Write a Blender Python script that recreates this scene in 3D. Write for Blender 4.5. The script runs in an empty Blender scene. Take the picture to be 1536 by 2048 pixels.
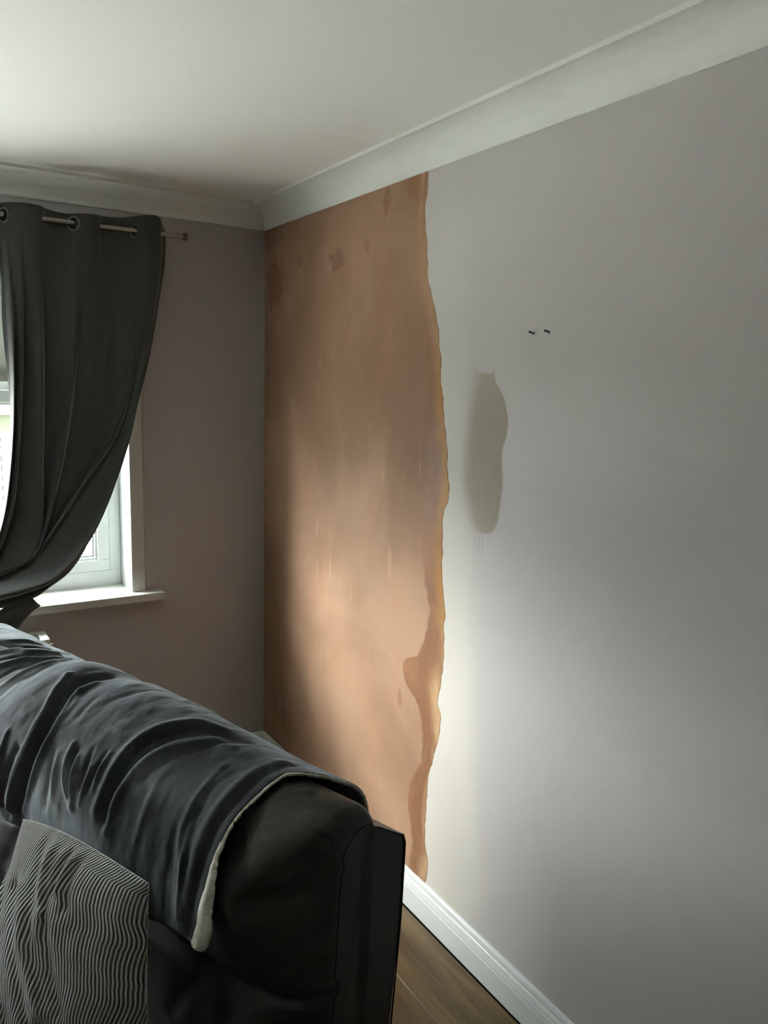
import bpy, bmesh, math, random
import numpy as np
from mathutils import Vector, Matrix
random.seed(3)
rng = np.random.RandomState(5)
SC = bpy.context.scene
COL = SC.collection

# ------------------------------------------------------------------ camera
yaw, pitch, roll, FPX = 0.5646, 0.1609, 0.0279, 1569.3
fw = Vector((math.sin(yaw)*math.cos(pitch), math.cos(yaw)*math.cos(pitch), -math.sin(pitch)))
rt = Vector((math.cos(yaw), -math.sin(yaw), 0)); up = rt.cross(fw)
r2 = rt*math.cos(roll) + up*math.sin(roll); u2 = -rt*math.sin(roll) + up*math.cos(roll)
cam = bpy.data.objects.new('camera', bpy.data.cameras.new('camera'))
cam.matrix_world = Matrix(((r2.x, u2.x, -fw.x, -1.3605), (r2.y, u2.y, -fw.y, -3.1176), (r2.z, u2.z, -fw.z, 1.688), (0, 0, 0, 1)))
cam.data.sensor_fit = 'VERTICAL'; cam.data.sensor_height = 36.0
cam.data.lens = 36.0*FPX/2048; cam.data.clip_start = 0.03; cam.data.clip_end = 200
COL.objects.link(cam); SC.camera = cam

# ------------------------------------------------------------------ world, light, exposure
W = bpy.data.worlds.new('overcast_sky'); SC.world = W; W.use_nodes = True
nt = W.node_tree; nt.nodes.clear()
out = nt.nodes.new('ShaderNodeOutputWorld'); bg = nt.nodes.new('ShaderNodeBackground')
tc = nt.nodes.new('ShaderNodeTexCoord'); sx = nt.nodes.new('ShaderNodeSeparateXYZ')
rp = nt.nodes.new('ShaderNodeValToRGB')
rp.color_ramp.elements[0].position = 0.0; rp.color_ramp.elements[0].color = (0.30, 0.315, 0.325, 1)
rp.color_ramp.elements[1].position = 1.0; rp.color_ramp.elements[1].color = (0.94, 0.98, 1.0, 1)
nt.links.new(tc.outputs['Generated'], sx.inputs[0]); nt.links.new(sx.outputs['Z'], rp.inputs[0])
nt.links.new(rp.outputs[0], bg.inputs[0]); nt.links.new(bg.outputs[0], out.inputs[0])
SKY = 25
bg.inputs[1].default_value = SKY
pl = bpy.data.lights.new('window_portal', 'AREA'); pl.shape = 'RECTANGLE'; pl.size = 2.20; pl.size_y = 1.34
pl.cycles.is_portal = True
po = bpy.data.objects.new('window_portal', pl); po.location = (-1.6675, 0.25, 1.46)
po.rotation_euler = (math.radians(-90), 0, 0); COL.objects.link(po)
sl = bpy.data.lights.new('sun', 'SUN'); sl.energy = 5.3; sl.angle = math.radians(28); sl.color = (1, .975, .94)
so_ = bpy.data.objects.new('sun', sl); so_.rotation_euler = Vector((.81, -.55, -.32)).to_track_quat('-Z', 'Y').to_euler(); so_.location = (-8, 6, 4); COL.objects.link(so_)
SC.view_settings.view_transform = 'Standard'; SC.view_settings.look = 'None'
SC.view_settings.exposure = 1.35; SC.view_settings.gamma = 1.0; SC.view_settings.use_curve_mapping = False
SC.cycles.max_bounces = 14; SC.cycles.diffuse_bounces = 8; SC.cycles.transparent_max_bounces = 12
SC.cycles.use_denoising = True; SC.cycles.sample_clamp_indirect = 0
SC.cycles.caustics_reflective = False

# ------------------------------------------------------------------ helpers
def mesh_obj(name, bm, mat=None, parent=None, smooth=False):
    me = bpy.data.meshes.new(name); bm.normal_update(); bm.to_mesh(me); bm.free()
    o = bpy.data.objects.new(name, me); COL.objects.link(o)
    if mat: me.materials.append(mat)
    if smooth:
        for p in me.polygons: p.use_smooth = True
    if parent: o.parent = parent
    return o
def tag(o, label=None, cat=None, group=None, kind=None):
    if label: o['label'] = label
    if cat: o['category'] = cat
    if group: o['group'] = group
    if kind: o['kind'] = kind
    return o
def empty(name, loc=(0, 0, 0), rz=0, parent=None):
    o = bpy.data.objects.new(name, None); COL.objects.link(o); o.location = loc; o.rotation_euler.z = rz
    o.empty_display_size = 0.1
    if parent: o.parent = parent
    return o
def add_box(bm, x0, x1, y0, y1, z0, z1, bev=0.0, seg=2, M=None):
    v = [bm.verts.new((x, y, z)) for z in (z0, z1) for y in (y0, y1) for x in (x0, x1)]
    f = [(0, 2, 3, 1), (4, 5, 7, 6), (0, 1, 5, 4), (2, 6, 7, 3), (0, 4, 6, 2), (1, 3, 7, 5)]
    fs = [bm.faces.new([v[i] for i in q]) for q in f]
    if bev > 0:
        ed = list({e for q in fs for e in q.edges})
        r = bmesh.ops.bevel(bm, geom=ed, offset=bev, segments=seg, affect='EDGES', profile=0.5)
    return fs
def box(name, x0, x1, y0, y1, z0, z1, mat, parent=None, bev=0.0, seg=2, smooth=False):
    bm = bmesh.new(); add_box(bm, x0, x1, y0, y1, z0, z1, bev, seg)
    return mesh_obj(name, bm, mat, parent, smooth)
def grid_mesh(bm, P, close_u=False):
    """P: array (nu, nv, 3)"""
    nu, nv = P.shape[:2]
    V = [[bm.verts.new(P[i, j]) for j in range(nv)] for i in range(nu)]
    for i in range(nu-1):
        for j in range(nv-1):
            bm.faces.new((V[i][j], V[i+1][j], V[i+1][j+1], V[i][j+1]))
        if close_u: bm.faces.new((V[i][nv-1], V[i+1][nv-1], V[i+1][0], V[i][0]))
    return V
def sweep(bm, prof, path, mitre=None, caps=True):
    """prof: list of (a,b); path(k)-> function mapping (a,b) to point for every station"""
    rows = [[bm.verts.new(f(a, b)) for a, b in prof] for f in path]
    n = len(prof)
    for i in range(len(rows)-1):
        for j in range(n):
            k = (j+1) % n
            bm.faces.new((rows[i][j], rows[i+1][j], rows[i+1][k], rows[i][k]))
    if caps:
        bm.faces.new(rows[0]); bm.faces.new(rows[-1][::-1])
def add_tube(bm, pts, rad, n=12, caps=True):
    pts = [Vector(p) for p in pts]; rows = []
    for i, p in enumerate(pts):
        t = (pts[min(i+1, len(pts)-1)] - pts[max(i-1, 0)]).normalized()
        a = t.orthogonal().normalized() if i == 0 else (pa - t*pa.dot(t)).normalized()
        pa = a; b = t.cross(a); r = rad[i] if hasattr(rad, '__len__') else rad
        rows.append([bm.verts.new(p + (a*math.cos(2*math.pi*k/n) + b*math.sin(2*math.pi*k/n))*r) for k in range(n)])
    for i in range(len(rows)-1):
        for k in range(n):
            bm.faces.new((rows[i][k], rows[i][(k+1) % n], rows[i+1][(k+1) % n], rows[i+1][k]))
    if caps: bm.faces.new(rows[0][::-1]); bm.faces.new(rows[-1])
def catmull(pts, n=8):
    p = np.array(pts, float); p = np.vstack([2*p[0]-p[1], p, 2*p[-1]-p[-2]]); o = []
    for i in range(1, len(p)-2):
        a, b, c, d = p[i-1], p[i], p[i+1], p[i+2]
        for k in range(n):
            t = k/n; o.append(.5*((2*b)+(-a+c)*t+(2*a-5*b+4*c-d)*t*t+(-a+3*b-3*c+d)*t**3))
    o.append(p[-2]); return np.array(o)
def resample(pts, n):
    p = np.array(pts, float); L = np.r_[0, np.cumsum(np.linalg.norm(np.diff(p, axis=0), axis=1))]
    t = np.linspace(0, L[-1], n)
    return np.stack([np.interp(t, L, p[:, k]) for k in range(p.shape[1])], 1)
def sdist(X, Y, poly):
    """signed distance of arrays X,Y to a polyline and arc fraction"""
    poly = catmull(poly, 5) if len(poly) > 2 else np.array(poly, float)
    best = np.full(X.shape, 1e9); sg = np.zeros(X.shape); fr = np.zeros(X.shape)
    seg = np.linalg.norm(np.diff(poly, axis=0), axis=1); L = np.r_[0, np.cumsum(seg)]
    for i in range(len(poly)-1):
        a, b = poly[i], poly[i+1]; e = b-a; l2 = max(e@e, 1e-12)
        t = np.clip(((X-a[0])*e[0] + (Y-a[1])*e[1])/l2, 0, 1)
        dx, dy = X-a[0]-t*e[0], Y-a[1]-t*e[1]; d = np.hypot(dx, dy)
        m = d < best; best = np.where(m, d, best)
        sg = np.where(m, np.sign(e[0]*dy - e[1]*dx), sg); fr = np.where(m, (L[i]+t*seg[i])/L[-1], fr)
    return best, sg*best, fr
def sstep(a, b, x):
    t = np.clip((x-a)/(b-a), 0, 1); return t*t*(3-2*t)
def vnoise(X, Y, sc, seed=0, oct=3):
    """cheap smooth value noise"""
    r = np.random.RandomState(seed); out = np.zeros(X.shape); amp = 1
    for o in range(oct):
        G = r.rand(64, 64)*2-1; x = X*sc; y = Y*sc
        xi = np.floor(x).astype(int); yi = np.floor(y).astype(int); fx = x-xi; fy = y-yi
        fx = fx*fx*(3-2*fx); fy = fy*fy*(3-2*fy)
        g = lambda a, b: G[a % 64, b % 64]
        out += amp*((g(xi, yi)*(1-fx)+g(xi+1, yi)*fx)*(1-fy) + (g(xi, yi+1)*(1-fx)+g(xi+1, yi+1)*fx)*fy)
        amp *= .5; sc *= 2.1
    return out

# ------------------------------------------------------------------ materials
def mat(name, col=(.5, .5, .5), rough=.5, spec=.5, metal=0.0, sheen=0.0, bump=None, vary=0.0, vscale=8.0, sheen_tint=None, sheen_rough=.3):
    m = bpy.data.materials.new(name); m.use_nodes = True; nt = m.node_tree
    b = nt.nodes['Principled BSDF']
    b.inputs['Base Color'].default_value = (*col, 1); b.inputs['Roughness'].default_value = rough
    b.inputs['Specular IOR Level'].default_value = spec; b.inputs['Metallic'].default_value = metal
    if sheen:
        b.inputs['Sheen Weight'].default_value = sheen; b.inputs['Sheen Roughness'].default_value = sheen_rough
        b.inputs['Sheen Tint'].default_value = (*(sheen_tint or (1, 1, 1)), 1)
    t = nt.nodes.new('ShaderNodeTexCoord')
    if vary:
        n = nt.nodes.new('ShaderNodeTexNoise'); n.inputs['Scale'].default_value = vscale; n.inputs['Detail'].default_value = 4
        mr = nt.nodes.new('ShaderNodeMapRange'); mr.inputs[1].default_value = .3; mr.inputs[2].default_value = .7
        mr.inputs[3].default_value = 1-vary; mr.inputs[4].default_value = 1+vary
        mx = nt.nodes.new('ShaderNodeVectorMath'); mx.operation = 'SCALE'; mx.inputs[0].default_value = col
        nt.links.new(t.outputs['Object'], n.inputs['Vector']); nt.links.new(n.outputs['Fac'], mr.inputs[0])
        nt.links.new(mr.outputs[0], mx.inputs['Scale']); nt.links.new(mx.outputs[0], b.inputs['Base Color'])
    if bump:
        sc, dist = bump
        n = nt.nodes.new('ShaderNodeTexNoise'); n.inputs['Scale'].default_value = sc; n.inputs['Detail'].default_value = 5
        bp = nt.nodes.new('ShaderNodeBump'); bp.inputs['Distance'].default_value = dist; bp.inputs['Strength'].default_value = 1
        nt.links.new(t.outputs['Object'], n.inputs['Vector']); nt.links.new(n.outputs['Fac'], bp.inputs['Height'])
        nt.links.new(bp.outputs[0], b.inputs['Normal'])
    return m
M = {}
M['paint'] = mat('lilac_grey_wall_paint', (.42, .395, .395), .42, .35, vary=.02, vscale=1.5, bump=(260, .00025))
M['far_paint'] = mat('darkened_far_wall_paint', (.22, .21, .21), .6, .3)  # unseen left and back walls, given a dark colour to cut bounced light
M['ceiling'] = mat('ceiling_paint', (.88, .89, .86), .9, .2, vary=.015, vscale=1.2)
M['white_gloss'] = mat('white_gloss_paint', (.68, .70, .69), .28, .5, vary=.02, vscale=15, bump=(60, .0003))
M['cove'] = mat('coving_paint', (.78, .79, .76), .7, .3, vary=.02, vscale=4)
M['upvc'] = mat('white_frame_plastic', (.62, .66, .65), .3, .5)
M['trim'] = mat('off_white_trim_paint', (.52, .52, .48), .45, .4, vary=.03, vscale=10)
M['curtain'] = mat('charcoal_curtain_cloth', (.066, .070, .066), .85, .15, sheen=.7, bump=(900, .0003), vary=.06, vscale=30)
M['steel'] = mat('brushed_steel', (.34, .33, .31), .35, .5, metal=1.0)
M['eyelet'] = mat('brushed_eyelet_metal', (.20, .20, .19), .3, .5, metal=1.0)
M['bronze'] = mat('dull_bronze', (.20, .16, .14), .4, .5, metal=1.0)
M['leather'] = mat('black_leather', (.020, .021, .0185), .46, .45, bump=(420, .0005), vary=.15, vscale=9)
M['leather_hard'] = mat('black_leather_smooth', (.014, .0145, .014), .42, .45, bump=(300, .0003))
M['seam'] = mat('seam_piping', (.008, .008, .008), .6, .3)
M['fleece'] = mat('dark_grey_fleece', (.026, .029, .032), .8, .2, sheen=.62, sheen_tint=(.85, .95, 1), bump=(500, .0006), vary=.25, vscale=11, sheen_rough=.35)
M['sherpa'] = mat('cream_sherpa', (.68, .66, .58), .95, .1, sheen=.3, bump=(260, .003), vary=.12, vscale=90)
M['radiator'] = mat('radiator_enamel', (.75, .74, .68), .35, .5)
M['dark'] = mat('dark_gap', (.02, .017, .014), .9, .1)
M['black_metal'] = mat('dark_screw_metal', (.03, .028, .025), .5, .4)
M['patio'] = mat('pale_paving', (.58, .56, .52), .9, .2, vary=.08, vscale=3)
M['grass'] = mat('lawn_grass', (.0100, .0135, .0032), .9, .1, vary=.35, vscale=6, bump=(60, .02))
M['board'] = mat('weathered_pale_wood', (.50, .49, .46), .9, .2, vary=.12, vscale=6)
M['twig'] = mat('twig_bark', (.08, .06, .05), .9, .2)
# roller blind: translucent fabric
mb = bpy.data.materials.new('blind_fabric'); mb.use_nodes = True; n_ = mb.node_tree; n_.nodes.clear()
o_ = n_.nodes.new('ShaderNodeOutputMaterial'); d_ = n_.nodes.new('ShaderNodeBsdfDiffuse'); t_ = n_.nodes.new('ShaderNodeBsdfTranslucent'); m_ = n_.nodes.new('ShaderNodeMixShader')
d_.inputs[0].default_value = (.55, .55, .50, 1); t_.inputs[0].default_value = (.25, .26, .24, 1); m_.inputs[0].default_value = .45
n_.links.new(d_.outputs[0], m_.inputs[1]); n_.links.new(t_.outputs[0], m_.inputs[2]); n_.links.new(m_.outputs[0], o_.inputs[0]); M['blind'] = mb
# glass
mg = bpy.data.materials.new('window_glass'); mg.use_nodes = True; n_ = mg.node_tree; n_.nodes.clear()
o_ = n_.nodes.new('ShaderNodeOutputMaterial'); d_ = n_.nodes.new('ShaderNodeBsdfTransparent'); t_ = n_.nodes.new('ShaderNodeBsdfGlossy'); m_ = n_.nodes.new('ShaderNodeMixShader'); f_ = n_.nodes.new('ShaderNodeFresnel')
d_.inputs[0].default_value = (.94, .96, .95, 1); t_.inputs['Roughness'].default_value = .01; ge_ = n_.nodes.new('ShaderNodeNewGeometry'); mr_ = n_.nodes.new('ShaderNodeMapRange'); mr_.inputs[3].default_value = 1.45; mr_.inputs[4].default_value = 1/1.45; n_.links.new(ge_.outputs['Backfacing'], mr_.inputs[0]); n_.links.new(mr_.outputs[0], f_.inputs[0])
n_.links.new(f_.outputs[0], m_.inputs[0]); n_.links.new(d_.outputs[0], m_.inputs[1]); n_.links.new(t_.outputs[0], m_.inputs[2]); n_.links.new(m_.outputs[0], o_.inputs[0]); M['glass'] = mg

class NB:
    """small node builder"""
    def __init__(s, m): s.m = m; s.nt = m.node_tree; s.b = s.nt.nodes['Principled BSDF']; s.L = s.nt.links.new
    def n(s, t, **k):
        x = s.nt.nodes.new(t)
        for a, v in k.items(): setattr(x, a, v)
        return x
    def val(s, x, sock):
        if isinstance(x, (int, float)): sock.default_value = x
        elif isinstance(x, (tuple, list)): sock.default_value = (*x, 1) if len(x) == 3 and sock.type == 'RGBA' else x
        else: s.L(x, sock)
    def math(s, op, a, b=0, c=0):
        x = s.n('ShaderNodeMath', operation=op); s.val(a, x.inputs[0]); s.val(b, x.inputs[1])
        s.val(c, x.inputs[2]); return x.outputs[0]
    def noise(s, vec, scale, detail=3, rough=.5, dist=0):
        x = s.n('ShaderNodeTexNoise'); s.L(vec, x.inputs['Vector']); x.inputs['Scale'].default_value = scale
        x.inputs['Detail'].default_value = detail; x.inputs['Roughness'].default_value = rough; x.inputs['Distortion'].default_value = dist
        return x.outputs['Fac']
    def ss(s, x, a, b, lo=0.0, hi=1.0):
        m = s.n('ShaderNodeMapRange', interpolation_type='SMOOTHSTEP'); s.val(x, m.inputs[0])
        for i, v in zip((1, 2, 3, 4), (a, b, lo, hi)): s.val(v, m.inputs[i])
        return m.outputs[0]
    def curve(s, x, pts):
        f = s.n('ShaderNodeFloatCurve'); s.val(x, f.inputs['Value']); c = f.mapping.curves[0]
        pts = sorted(pts)
        c.points[0].location = pts[0]; c.points[1].location = pts[-1]
        for p in pts[1:-1]: c.points.new(*p)
        f.mapping.use_clip = False; f.mapping.update(); return f.outputs[0]
    def mix(s, f, a, b):
        x = s.n('ShaderNodeMix', data_type='RGBA'); s.val(f, x.inputs[0]); s.val(a, x.inputs[6]); s.val(b, x.inputs[7]); return x.outputs[2]
    def scale(s, vec, v):
        x = s.n('ShaderNodeMapping'); s.L(vec, x.inputs[0]); x.inputs['Scale'].default_value = v; return x.outputs[0]

# plaster edge: (y, z) of the boundary of the plastered strip, and of the inner edge of the damp overlap band
EDGE = [(-1.163, 2.2919), (-1.1631, 2.251), (-1.1493, 2.1915), (-1.164, 2.0781), (-1.1888, 1.9632), (-1.2243, 1.8763), (-1.2543, 1.7907), (-1.2648, 1.7057), (-1.2734, 1.649), (-1.2999, 1.507), (-1.3173, 1.3929), (-1.2941, 1.3012), (-1.3074, 1.1386), (-1.3203, 1.0199), (-1.3254, 0.9443), (-1.3216, 0.8497), (-1.3053, 0.7489), (-1.3209, 0.7069), (-1.316, 0.6244), (-1.2988, 0.5682), (-1.2729, 0.4735), (-1.2685, 0.3702), (-1.2694, 0.2679), (-1.2895, 0.2102), (-1.2772, 0.1423), (-1.275, .11)]
INNER = [(-1.0717, 2.275), (-1.1113, 2.1837), (-1.1512, 2.0797), (-1.1667, 1.9934), (-1.1841, 1.8784), (-1.1845, 1.7922), (-1.2043, 1.7197), (-1.1772, 1.6608), (-1.1775, 1.5717), (-1.1945, 1.468), (-1.2291, 1.4116), (-1.1889, 1.3458), (-1.1893, 1.2533), (-1.2111, 1.1171), (-1.2397, 0.9982), (-1.2157, 0.9116), (-1.1918, 0.8556), (-1.1095, 0.8044), (-1.1214, 0.7491), (-1.187, 0.7053), (-1.2235, 0.6526), (-1.2262, 0.5196), (-1.1703, 0.4083), (-1.1667, 0.3188), (-1.1926, 0.2263), (-1.1702, 0.1063)]
def norm_curve(pts, z0=0.0, z1=2.4, y0=-1.7): return [((z-z0)/(z1-z0), (y-y0)/1.0) for y, z in pts]

# right wall paint: cream wash beside the plaster, taupe touch-up blot, drips
M['paint_right'] = mat('lilac_grey_wall_paint_with_touch_ups', (.42, .40, .40), .40, .25)
b = NB(M['paint_right']); tcn = b.n('ShaderNodeTexCoord'); O3 = tcn.outputs['Object']
xyz = b.n('ShaderNodeSeparateXYZ'); b.L(O3, xyz.inputs[0]); Y, Z = xyz.outputs['Y'], xyz.outputs['Z']
zn = b.math('DIVIDE', Z, 2.4)
stre = b.scale(O3, (1, 1, .25)); nz1 = b.noise(stre, 5, 4); nz2 = b.noise(O3, 2.2, 3)
wob = b.math('MULTIPLY', b.math('SUBTRACT', nz1, .5), .06)
Yw = b.math('ADD', Y, wob)
cream_edge = b.curve(zn, norm_curve([(-1.30, 2.3), (-1.36, 1.9), (-1.40, 1.5), (-1.43, 1.2), (-1.46, .9), (-1.48, .6), (-1.52, .42), (-1.55, .25), (-1.45, .10)]))
Yn = b.math('ADD', Yw, 1.7)
cream = b.math('MULTIPLY', b.ss(b.math('SUBTRACT', Yn, cream_edge), -.06, .05), b.ss(Z, 2.3, 1.2, .35, 1.0))
jit = b.math('MULTIPLY', b.math('SUBTRACT', b.noise(O3, 14, 3), .5), .02)
blR = b.curve(zn, norm_curve([(-1.470, 1.76), (-1.494, 1.7275), (-1.4995, 1.705), (-1.5195, 1.6825), (-1.5463, 1.6446), (-1.5583, 1.5677), (-1.5437, 1.5275), (-1.5479, 1.4488), (-1.5441, 1.3683), (-1.5187, 1.305), (-1.46, 1.292)]))
blL = b.curve(zn, norm_curve([(-1.41, 1.76), (-1.385, 1.65), (-1.372, 1.5), (-1.38, 1.4), (-1.42, 1.31), (-1.44, 1.29)]))
Yj = b.math('ADD', b.math('ADD', Y, jit), 1.7)
inR = b.ss(b.math('SUBTRACT', Yj, blR), -.003, .003); inL = b.ss(b.math('SUBTRACT', blL, Yj), -.02, .055)
zj = b.math('ADD', Z, b.math('MULTIPLY', b.math('SUBTRACT', b.noise(O3, 28, 2), .5), .06))
inT = b.math('MULTIPLY', b.ss(zj, 1.727, 1.737, 1, 0), b.ss(zj, 1.288, 1.294))
blot = b.math('MULTIPLY', b.math('MULTIPLY', inR, inL), inT)
# drips: thin vertical lines under the blot
dr = None
for yy in (-1.4425, -1.4545, -1.4665, -1.4785):
    d = b.math('ABSOLUTE', b.math('SUBTRACT', b.math('ADD', Y, b.math('MULTIPLY', jit, .15)), yy)); l = b.ss(d, .0008, .0022, 1, 0)
    dr = l if dr is None else b.math('MAXIMUM', dr, l)
dr = b.math('MULTIPLY', dr, b.math('MULTIPLY', b.ss(Z, 1.17, 1.27), b.ss(Z, 1.295, 1.30, 1, 0)))
base = b.mix(nz2, (.505, .478, .472), (.545, .518, .508))
c1 = b.mix(b.math('MULTIPLY', cream, .8), base, (.60, .575, .515))
c2 = b.mix(b.math('MULTIPLY', blot, .92), c1, (.40, .35, .285))
c3 = b.mix(b.math('MULTIPLY', dr, .5), c2, (.30, .28, .25))
b.L(c3, b.b.inputs['Base Color'])
rg = b.math('ADD', b.math('MULTIPLY', blot, .4), b.math('ADD', .44, b.math('MULTIPLY', cream, .10)))
b.L(rg, b.b.inputs['Roughness'])
bp = b.n('ShaderNodeBump'); bp.inputs['Distance'].default_value = .0004; b.L(b.noise(O3, 220, 3), bp.inputs['Height']); b.L(bp.outputs[0], b.b.inputs['Normal'])

# fresh plaster
M['plaster'] = mat('pink_plaster', (.44, .27, .165), .75, .25)
b = NB(M['plaster']); tcn = b.n('ShaderNodeTexCoord'); O3 = tcn.outputs['Object']
xyz = b.n('ShaderNodeSeparateXYZ'); b.L(O3, xyz.inputs[0]); Y, Z = xyz.outputs['Y'], xyz.outputs['Z']
zn = b.math('DIVIDE', Z, 2.4)
n1 = b.noise(O3, 1.6, 4, .55, .4); n2 = b.noise(b.scale(O3, (1, 1, .45)), 7, 4, .6, .6); n3 = b.noise(O3, 26, 4)
base = b.mix(b.ss(n1, .35, .65), (.275, .160, .096), (.395, .245, .155))
base = b.mix(b.ss(n2, .48, .75, 0, .35), base, (.44, .22, .125))
edge = b.curve(zn, norm_curve(INNER))
Yn = b.math('ADD', b.math('ADD', Y, 1.7), b.math('MULTIPLY', b.math('SUBTRACT', n3, .5), .035))
band = b.ss(b.math('SUBTRACT', edge, Yn), -.004, .010)
outer = b.curve(zn, norm_curve(EDGE))
dOut = b.math('SUBTRACT', Yn, outer)
ochre = b.math('MULTIPLY', b.ss(dOut, .010, .065, 1, 0), b.ss(n2, .30, .6))
bandc = b.mix(b.ss(n2, .35, .65), (.215, .098, .048), (.30, .148, .078))
zfade = b.ss(Z, .75, 1.15)
ocol = b.mix(b.ss(Z, 1.65, 1.85), b.mix(zfade, (.46, .30, .165), (.40, .195, .055)), (.42, .25, .14))
c = b.mix(b.math('MULTIPLY', band, .85), base, bandc)
c = b.mix(ochre, c, ocol)
# damp smudges with their own shapes
for (cy, cz, ry, rz, a) in ((-.62, 2.112, .052, .045, .8), (-.325, 2.136, .022, .022, .55), (-.94, 2.256, .028, .045, .7), (-.823, 2.14, .02, .03, .4),
                            (-.10, 2.08, .09, .10, .75), (-.05, 2.26, .12, .05, .5), (-.03, 1.72, .04, .04, .5), (-1.099, .672, .012, .035, .6), (-.93, 1.68, .10, .16, .22)):
    dy = b.math('DIVIDE', b.math('SUBTRACT', Y, cy), ry); dz = b.math('DIVIDE', b.math('SUBTRACT', Z, cz), rz)
    d = b.math('SQRT', b.math('ADD', b.math('MULTIPLY', dy, dy), b.math('MULTIPLY', dz, dz)))
    d = b.math('ADD', d, b.math('MULTIPLY', b.math('SUBTRACT', n3, .5), 2.2))
    c = b.mix(b.ss(d, .6, 1.15, a, 0), c, (.25, .125, .075))
# lighter trowel marks
tm = b.noise(b.scale(O3, (1, 1.2, .12)), 16, 2)
c = b.mix(b.math('MULTIPLY', b.ss(tm, .62, .70), b.math('MULTIPLY', b.ss(n2, .45, .6), .25)), c, (.60, .42, .28))
b.L(c, b.b.inputs['Base Color'])
b.L(b.math('SUBTRACT', .66, b.math('MULTIPLY', band, .22)), b.b.inputs['Roughness'])
bp = b.n('ShaderNodeBump'); bp.inputs['Distance'].default_value = .002; b.L(b.noise(O3, 9, 5), bp.inputs['Height'])
b.L(bp.outputs[0], b.b.inputs['Normal'])

# laminate floor
M['wood'] = mat('brown_oak_laminate', (.1, .07, .04), .38, .4)
b = NB(M['wood']); tcn = b.n('ShaderNodeTexCoord'); oi = b.n('ShaderNodeObjectInfo')
sh = b.n('ShaderNodeVectorMath', operation='ADD'); b.L(tcn.outputs['Object'], sh.inputs[0])
rv = b.n('ShaderNodeVectorMath', operation='SCALE'); rv.inputs[0].default_value = (7, 31, 3); b.L(oi.outputs['Random'], rv.inputs['Scale']); b.L(rv.outputs[0], sh.inputs[1])
g1 = b.noise(b.scale(sh.outputs[0], (1, .10, 1)), 22, 4, .6, .5); g2 = b.noise(b.scale(sh.outputs[0], (1, .04, 1)), 90, 3)
c = b.mix(b.ss(g1, .35, .68), (.075, .044, .016), (.165, .108, .042)); c = b.mix(b.ss(g2, .4, .7, 0, .35), c, (.15, .105, .05))
b.L(c, b.b.inputs['Base Color'])

# corduroy: ribs run in the cushion's own u direction
M['cord'] = mat('grey_corduroy', (.2, .2, .19), .9, .1, sheen=.3)
b = NB(M['cord']); uv = b.n('ShaderNodeUVMap'); uv.uv_map = 'UVMap'
sx2 = b.n('ShaderNodeSeparateXYZ'); b.L(uv.outputs[0], sx2.inputs[0])
nn = b.noise(uv.outputs[0], 3.0, 2); n4 = b.noise(uv.outputs[0], 60, 2)
ph = b.math('ADD', b.math('MULTIPLY', sx2.outputs['X'], 88.0), b.math('MULTIPLY', nn, 2.6))
w = b.math('ADD', b.math('MULTIPLY', b.math('SINE', b.math('MULTIPLY', ph, 6.28318)), .5), .5)
cc = b.mix(b.ss(w, .25, .85), (.08, .08, .076), (.45, .45, .43))
b.L(cc, b.b.inputs['Base Color'])
bp = b.n('ShaderNodeBump'); bp.inputs['Distance'].default_value = .0030; b.L(b.math('ADD', w, b.math('MULTIPLY', n4, .2)), bp.inputs['Height']); b.L(bp.outputs[0], b.b.inputs['Normal'])

# fleece: bright sheen of the lit velvet is painted in as paler patches (object Y runs along the sofa, Z is height)
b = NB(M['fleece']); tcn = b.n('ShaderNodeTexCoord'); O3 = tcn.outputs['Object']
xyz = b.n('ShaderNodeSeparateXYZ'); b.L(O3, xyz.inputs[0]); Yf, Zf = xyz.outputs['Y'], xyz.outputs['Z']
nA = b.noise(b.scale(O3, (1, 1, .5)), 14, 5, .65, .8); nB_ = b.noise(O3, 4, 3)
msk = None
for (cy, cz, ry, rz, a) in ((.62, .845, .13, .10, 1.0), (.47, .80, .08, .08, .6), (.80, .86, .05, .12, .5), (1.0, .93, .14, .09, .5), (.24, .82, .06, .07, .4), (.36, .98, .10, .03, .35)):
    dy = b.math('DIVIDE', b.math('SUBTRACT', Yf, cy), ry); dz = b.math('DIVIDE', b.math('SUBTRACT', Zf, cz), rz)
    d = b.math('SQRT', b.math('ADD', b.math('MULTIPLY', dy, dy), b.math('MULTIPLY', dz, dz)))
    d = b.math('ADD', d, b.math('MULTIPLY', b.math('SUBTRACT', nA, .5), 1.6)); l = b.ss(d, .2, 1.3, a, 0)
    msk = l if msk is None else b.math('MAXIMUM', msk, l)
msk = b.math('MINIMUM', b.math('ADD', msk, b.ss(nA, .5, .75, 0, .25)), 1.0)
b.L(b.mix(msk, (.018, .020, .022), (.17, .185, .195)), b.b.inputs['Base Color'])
b.L(b.math('ADD', .38, b.math('MULTIPLY', msk, .5)), b.b.inputs['Sheen Weight'])

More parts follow.
